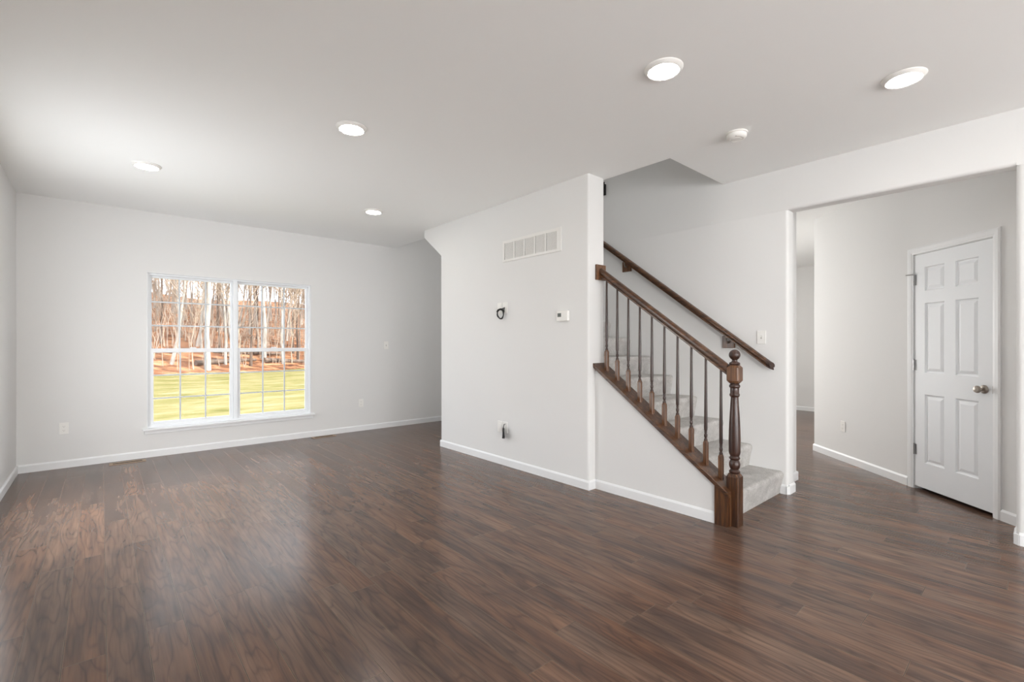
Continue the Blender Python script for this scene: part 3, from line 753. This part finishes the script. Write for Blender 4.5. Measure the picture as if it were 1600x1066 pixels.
# floor registers
def register(loc, label):
    o = root('floor_register', loc, label, 'floor vent', 'brown floor registers')
    L2, W2 = 0.152, 0.055
    m = MB(); zt = 0.005
    m.box(-L2, L2, -W2, -0.030, 0.0006, zt); m.box(-L2, L2, 0.030, W2, 0.0006, zt); m.box(-L2, -0.122, -0.030, 0.030, 0.0006, zt); m.box(0.122, L2, -0.030, 0.030, 0.0006, zt)
    m.build('register_frame', 'tan_metal', o)
    m = MB(); m.box(-0.122, 0.122, -0.030, 0.030, 0.0006, 0.0012); m.build('opening_shade_sheet', 'slot', o)  # flat dark sheet standing in for the shaded opening
    m = MB()
    for k in range(22):
        x = -0.116 + 0.232 * k / 21; m.box(x - 0.0016, x + 0.0016, -0.030, 0.030, 0.0014, 0.0035)
    m.box(-0.122, 0.122, -0.002, 0.002, 0.0014, 0.0046)
    m.build('louver_slats', 'shaded_slat', o)
    return o
register((0.216, 6.475, 0), 'brown floor register left of the window, by the far baseboard')
register((2.285, 6.515, 0), 'brown floor register right of the window, by the far baseboard')

# ------------------------------------------------------------------ outside: lawn, wooded bank, trees
random.seed(11)
ZG = -0.5
def edge(x): return 34.8 + 0.40 * (x - 4)          # foot of the wooded bank
def hill(x, y):
    d = y - edge(x)
    if d < 0: return ZG
    return ZG + 0.25 * min(d, 3.0) + 0.165 * max(d - 2, 0) + 0.35 * math.sin(x * 0.21 + 1.3) * min(d / 8, 1) + 0.25 * math.sin(y * 0.37 + x * 0.11) * min(d / 8, 1)
m = MB()
gx = [-26 + 2.0 * i for i in range(44)]; gy = [6.9 + 1.6 * j for j in range(32)]
rows = [[m.bm.verts.new((x, min(y, edge(x) + 0.8), ZG + 0.06 * math.sin(x * 0.5) * math.sin(y * 0.4) - 0.05)) for x in gx] for y in gy]
for a, b in zip(rows, rows[1:]):
    for i in range(len(gx) - 1): m.bm.faces.new((a[i], a[i + 1], b[i + 1], b[i]))
bmesh.ops.dissolve_degenerate(m.bm, dist=1e-4, edges=m.bm.edges[:])
struct(m, 'lawn', 'lawn', smooth=True)
m = MB()
rows = []
for j in range(40):
    d = -0.6 + 1.5 * j
    rows.append([m.bm.verts.new((x, edge(x) + d, hill(x, edge(x) + d) - (0.15 if j == 0 else 0) + random.uniform(-0.08, 0.08))) for x in gx])
for a, b in zip(rows, rows[1:]):
    for i in range(len(gx) - 1): m.bm.faces.new((a[i], a[i + 1], b[i + 1], b[i]))
struct(m, 'wooded_bank', 'litter', smooth=True)

def grow(seed, height, rad, lean, low, nb):
    rng = random.Random(seed)
    tr, cr = MB(), MB()
    pts, rads = [], []
    n = 9; x = y = 0
    for i in range(n):
        t = i / (n - 1); pts.append(Vector((x + lean * t * height * 0.1, y, t * height))); rads.append(rad * (1 - 0.86 * t) * (1.35 if i == 0 else 1))
        x += rng.uniform(-0.16, 0.16); y += rng.uniform(-0.16, 0.16)
    tr.tube(pts, rads, 7)
    def at(t):
        f_ = t * (n - 1); i = min(int(f_), n - 2); return pts[i].lerp(pts[i + 1], f_ - i)
    for k in range(nb):
        t = low + (0.98 - low) * (k + rng.random()) / nb
        p = at(t); a = rng.uniform(0, 2 * math.pi); ln_ = height * (0.30 - 0.2 * t) * rng.uniform(0.6, 1.3) + 0.5
        up = rng.uniform(0.8, 2.0); d = Vector((math.cos(a), math.sin(a), up)).normalized()
        bp = [p]; r0 = rad * (1 - 0.86 * t) * 0.42
        for s in range(4):
            d = (d + Vector((rng.uniform(-.22, .22), rng.uniform(-.22, .22), rng.uniform(-.05, .25)))).normalized(); bp.append(bp[-1] + d * ln_ / 4)
        br = [max(r0 * (1 - s / 4.4), 0.012) for s in range(5)]
        cr.tube(bp, br, 5)
        for q in range(6):
            i = rng.randint(1, 4); p2 = bp[i]; d2 = (d + Vector((rng.uniform(-1, 1), rng.uniform(-1, 1), rng.uniform(-.2, .9)))).normalized(); l2 = ln_ * rng.uniform(0.2, 0.5)
            cr.tube([p2, p2 + d2 * l2 * 0.5 + Vector((0, 0, 0.05)), p2 + d2 * l2 + Vector((rng.uniform(-.15, .15), 0, .18))], [max(br[i] * 0.6, 0.012), 0.011, 0.007], 4)
    return tr, cr
KINDS = [('pale slender bare tree on the leaf-strewn bank', 'bark_pale', 'twig', 14, 0.085, 0.3, 0.34, 40), ('pale thick-trunked bare tree on the leaf-strewn bank', 'bark_pale', 'bark_pale', 18, 0.150, -0.2, 0.30, 46),
         ('brown bare tree on the leaf-strewn bank', 'bark_brown', 'twig', 14, 0.090, 0.5, 0.32, 40), ('tan spindly sapling on the leaf-strewn bank', 'twig', 'twig', 8, 0.042, -0.5, 0.22, 26), ('pale forked bare tree leaning on the leaf-strewn bank', 'bark_pale', 'twig', 15, 0.100, 1.2, 0.28, 44)]
protos = []
for i, (lab, bk, tw, hh, rd, le, lo_, nb) in enumerate(KINDS):
    o = root('bare_tree' if i != 3 else 'sapling', (0, 0, 0), lab, 'tree', 'bare trees on the bank')
    a, b = grow(100 + i, hh, rd, le, lo_, nb)
    a.build('trunk', bk, o, smooth=True); b.build('branches', tw, o)
    protos.append([o, False])
def plant(k, x, y, rz, s):
    o, used = protos[k]
    if used: o = copy_tree(o)
    protos[k][1] = True
    o.location = (x, y, hill(x, y) - 0.12); o.rotation_euler = (0, 0, rz); o.scale = (s, s, s)
random.seed(23)
placed = []
# nearest trees along the foot of the bank, then the stand going up it
fixed = [(1, 5.2, 0.6), (4, 3.3, 1.6), (0, 6.4, 1.4), (2, 8.0, 0.9), (1, 9.3, 2.4), (4, 10.4, 0.8), (2, 11.9, 1.8), (0, 12.7, 0.5), (1, 13.9, 2.6), (3, 4.4, 0.7), (3, 7.1, 0.6), (3, 11.2, 1.2)]
for k, x, dd in fixed:
    plant(k, x, edge(x) + dd, random.uniform(0, 6.28), random.uniform(0.9, 1.1)); placed.append((x, edge(x) + dd))
tries = 0
while len(placed) < 170 and tries < 6000:
    tries += 1
    d = 1.5 + 40 * random.random() ** 1.1; 
    ang = R(random.uniform(-3, 25)); 
    yy = 36 + d; x = math.tan(ang) * yy + random.uniform(-1, 1); y = edge(x) + d
    if any((x - a) ** 2 + (y - b) ** 2 < 1.2 for a, b in placed): continue
    placed.append((x, y)); plant(random.choice((0, 0, 0, 1, 2, 2, 3, 3, 4, 4)), x, y, random.uniform(0, 6.28), random.uniform(0.75, 1.15))
# undergrowth nobody could count
m = MB()
for k in range(900):
    d = 0.5 + 34 * random.random(); yy = 36 + d; x = math.tan(R(random.uniform(-3, 25))) * yy; y = edge(x) + d; z = hill(x, y) - 0.05
    h_ = random.uniform(0.6, 3.2); lx, ly = random.uniform(-.3, .3) * h_, random.uniform(-.3, .3) * h_
    m.tube([(x, y, z), (x + lx * .4, y + ly * .4, z + h_ * .55), (x + lx, y + ly, z + h_)], [0.022, 0.016, 0.008], 4)
    m.tube([(x + lx * .4, y + ly * .4, z + h_ * .55), (x - lx * .5 + .1, y + ly, z + h_ * .9)], [0.013, 0.007], 3)
tag(m.build('undergrowth', 'twig'), 'thin bare stems of undergrowth all over the wooded bank', 'undergrowth', kind='stuff')
# fallen logs at the foot of the bank
for i, (x, dd, ln_, az, lab) in enumerate([(11.6, 1.3, 5.0, 12, 'fallen dark log at the foot of the bank, seen through the right sash'), (6.6, 1.6, 4.5, 28, 'fallen brown log at the foot of the bank, seen through the left sash'), (8.6, 3.5, 5.5, 20, 'long fallen trunk lying higher up the leaf-strewn bank')]):
    y = edge(x) + dd; dx, dy = math.cos(R(az)) * ln_ / 2, math.sin(R(az)) * ln_ / 2
    m = MB(); pp = []
    for s in range(-4, 5):
        px, py = x + dx * s / 4, y + dy * s / 4; pp.append((px, py, hill(px, py) + 0.14))
    m.tube(pp, [0.19 - 0.012 * q for q in range(9)], 8)
    m.tube([pp[5], (pp[5][0] + .3, pp[5][1] - .2, pp[5][2] + .7)], [0.07, 0.03], 6)
    tag(m.build('fallen_log', 'bark_brown', smooth=True), lab, 'log')

for o in WROOTS:
    if '_w' in o: del o['_w']
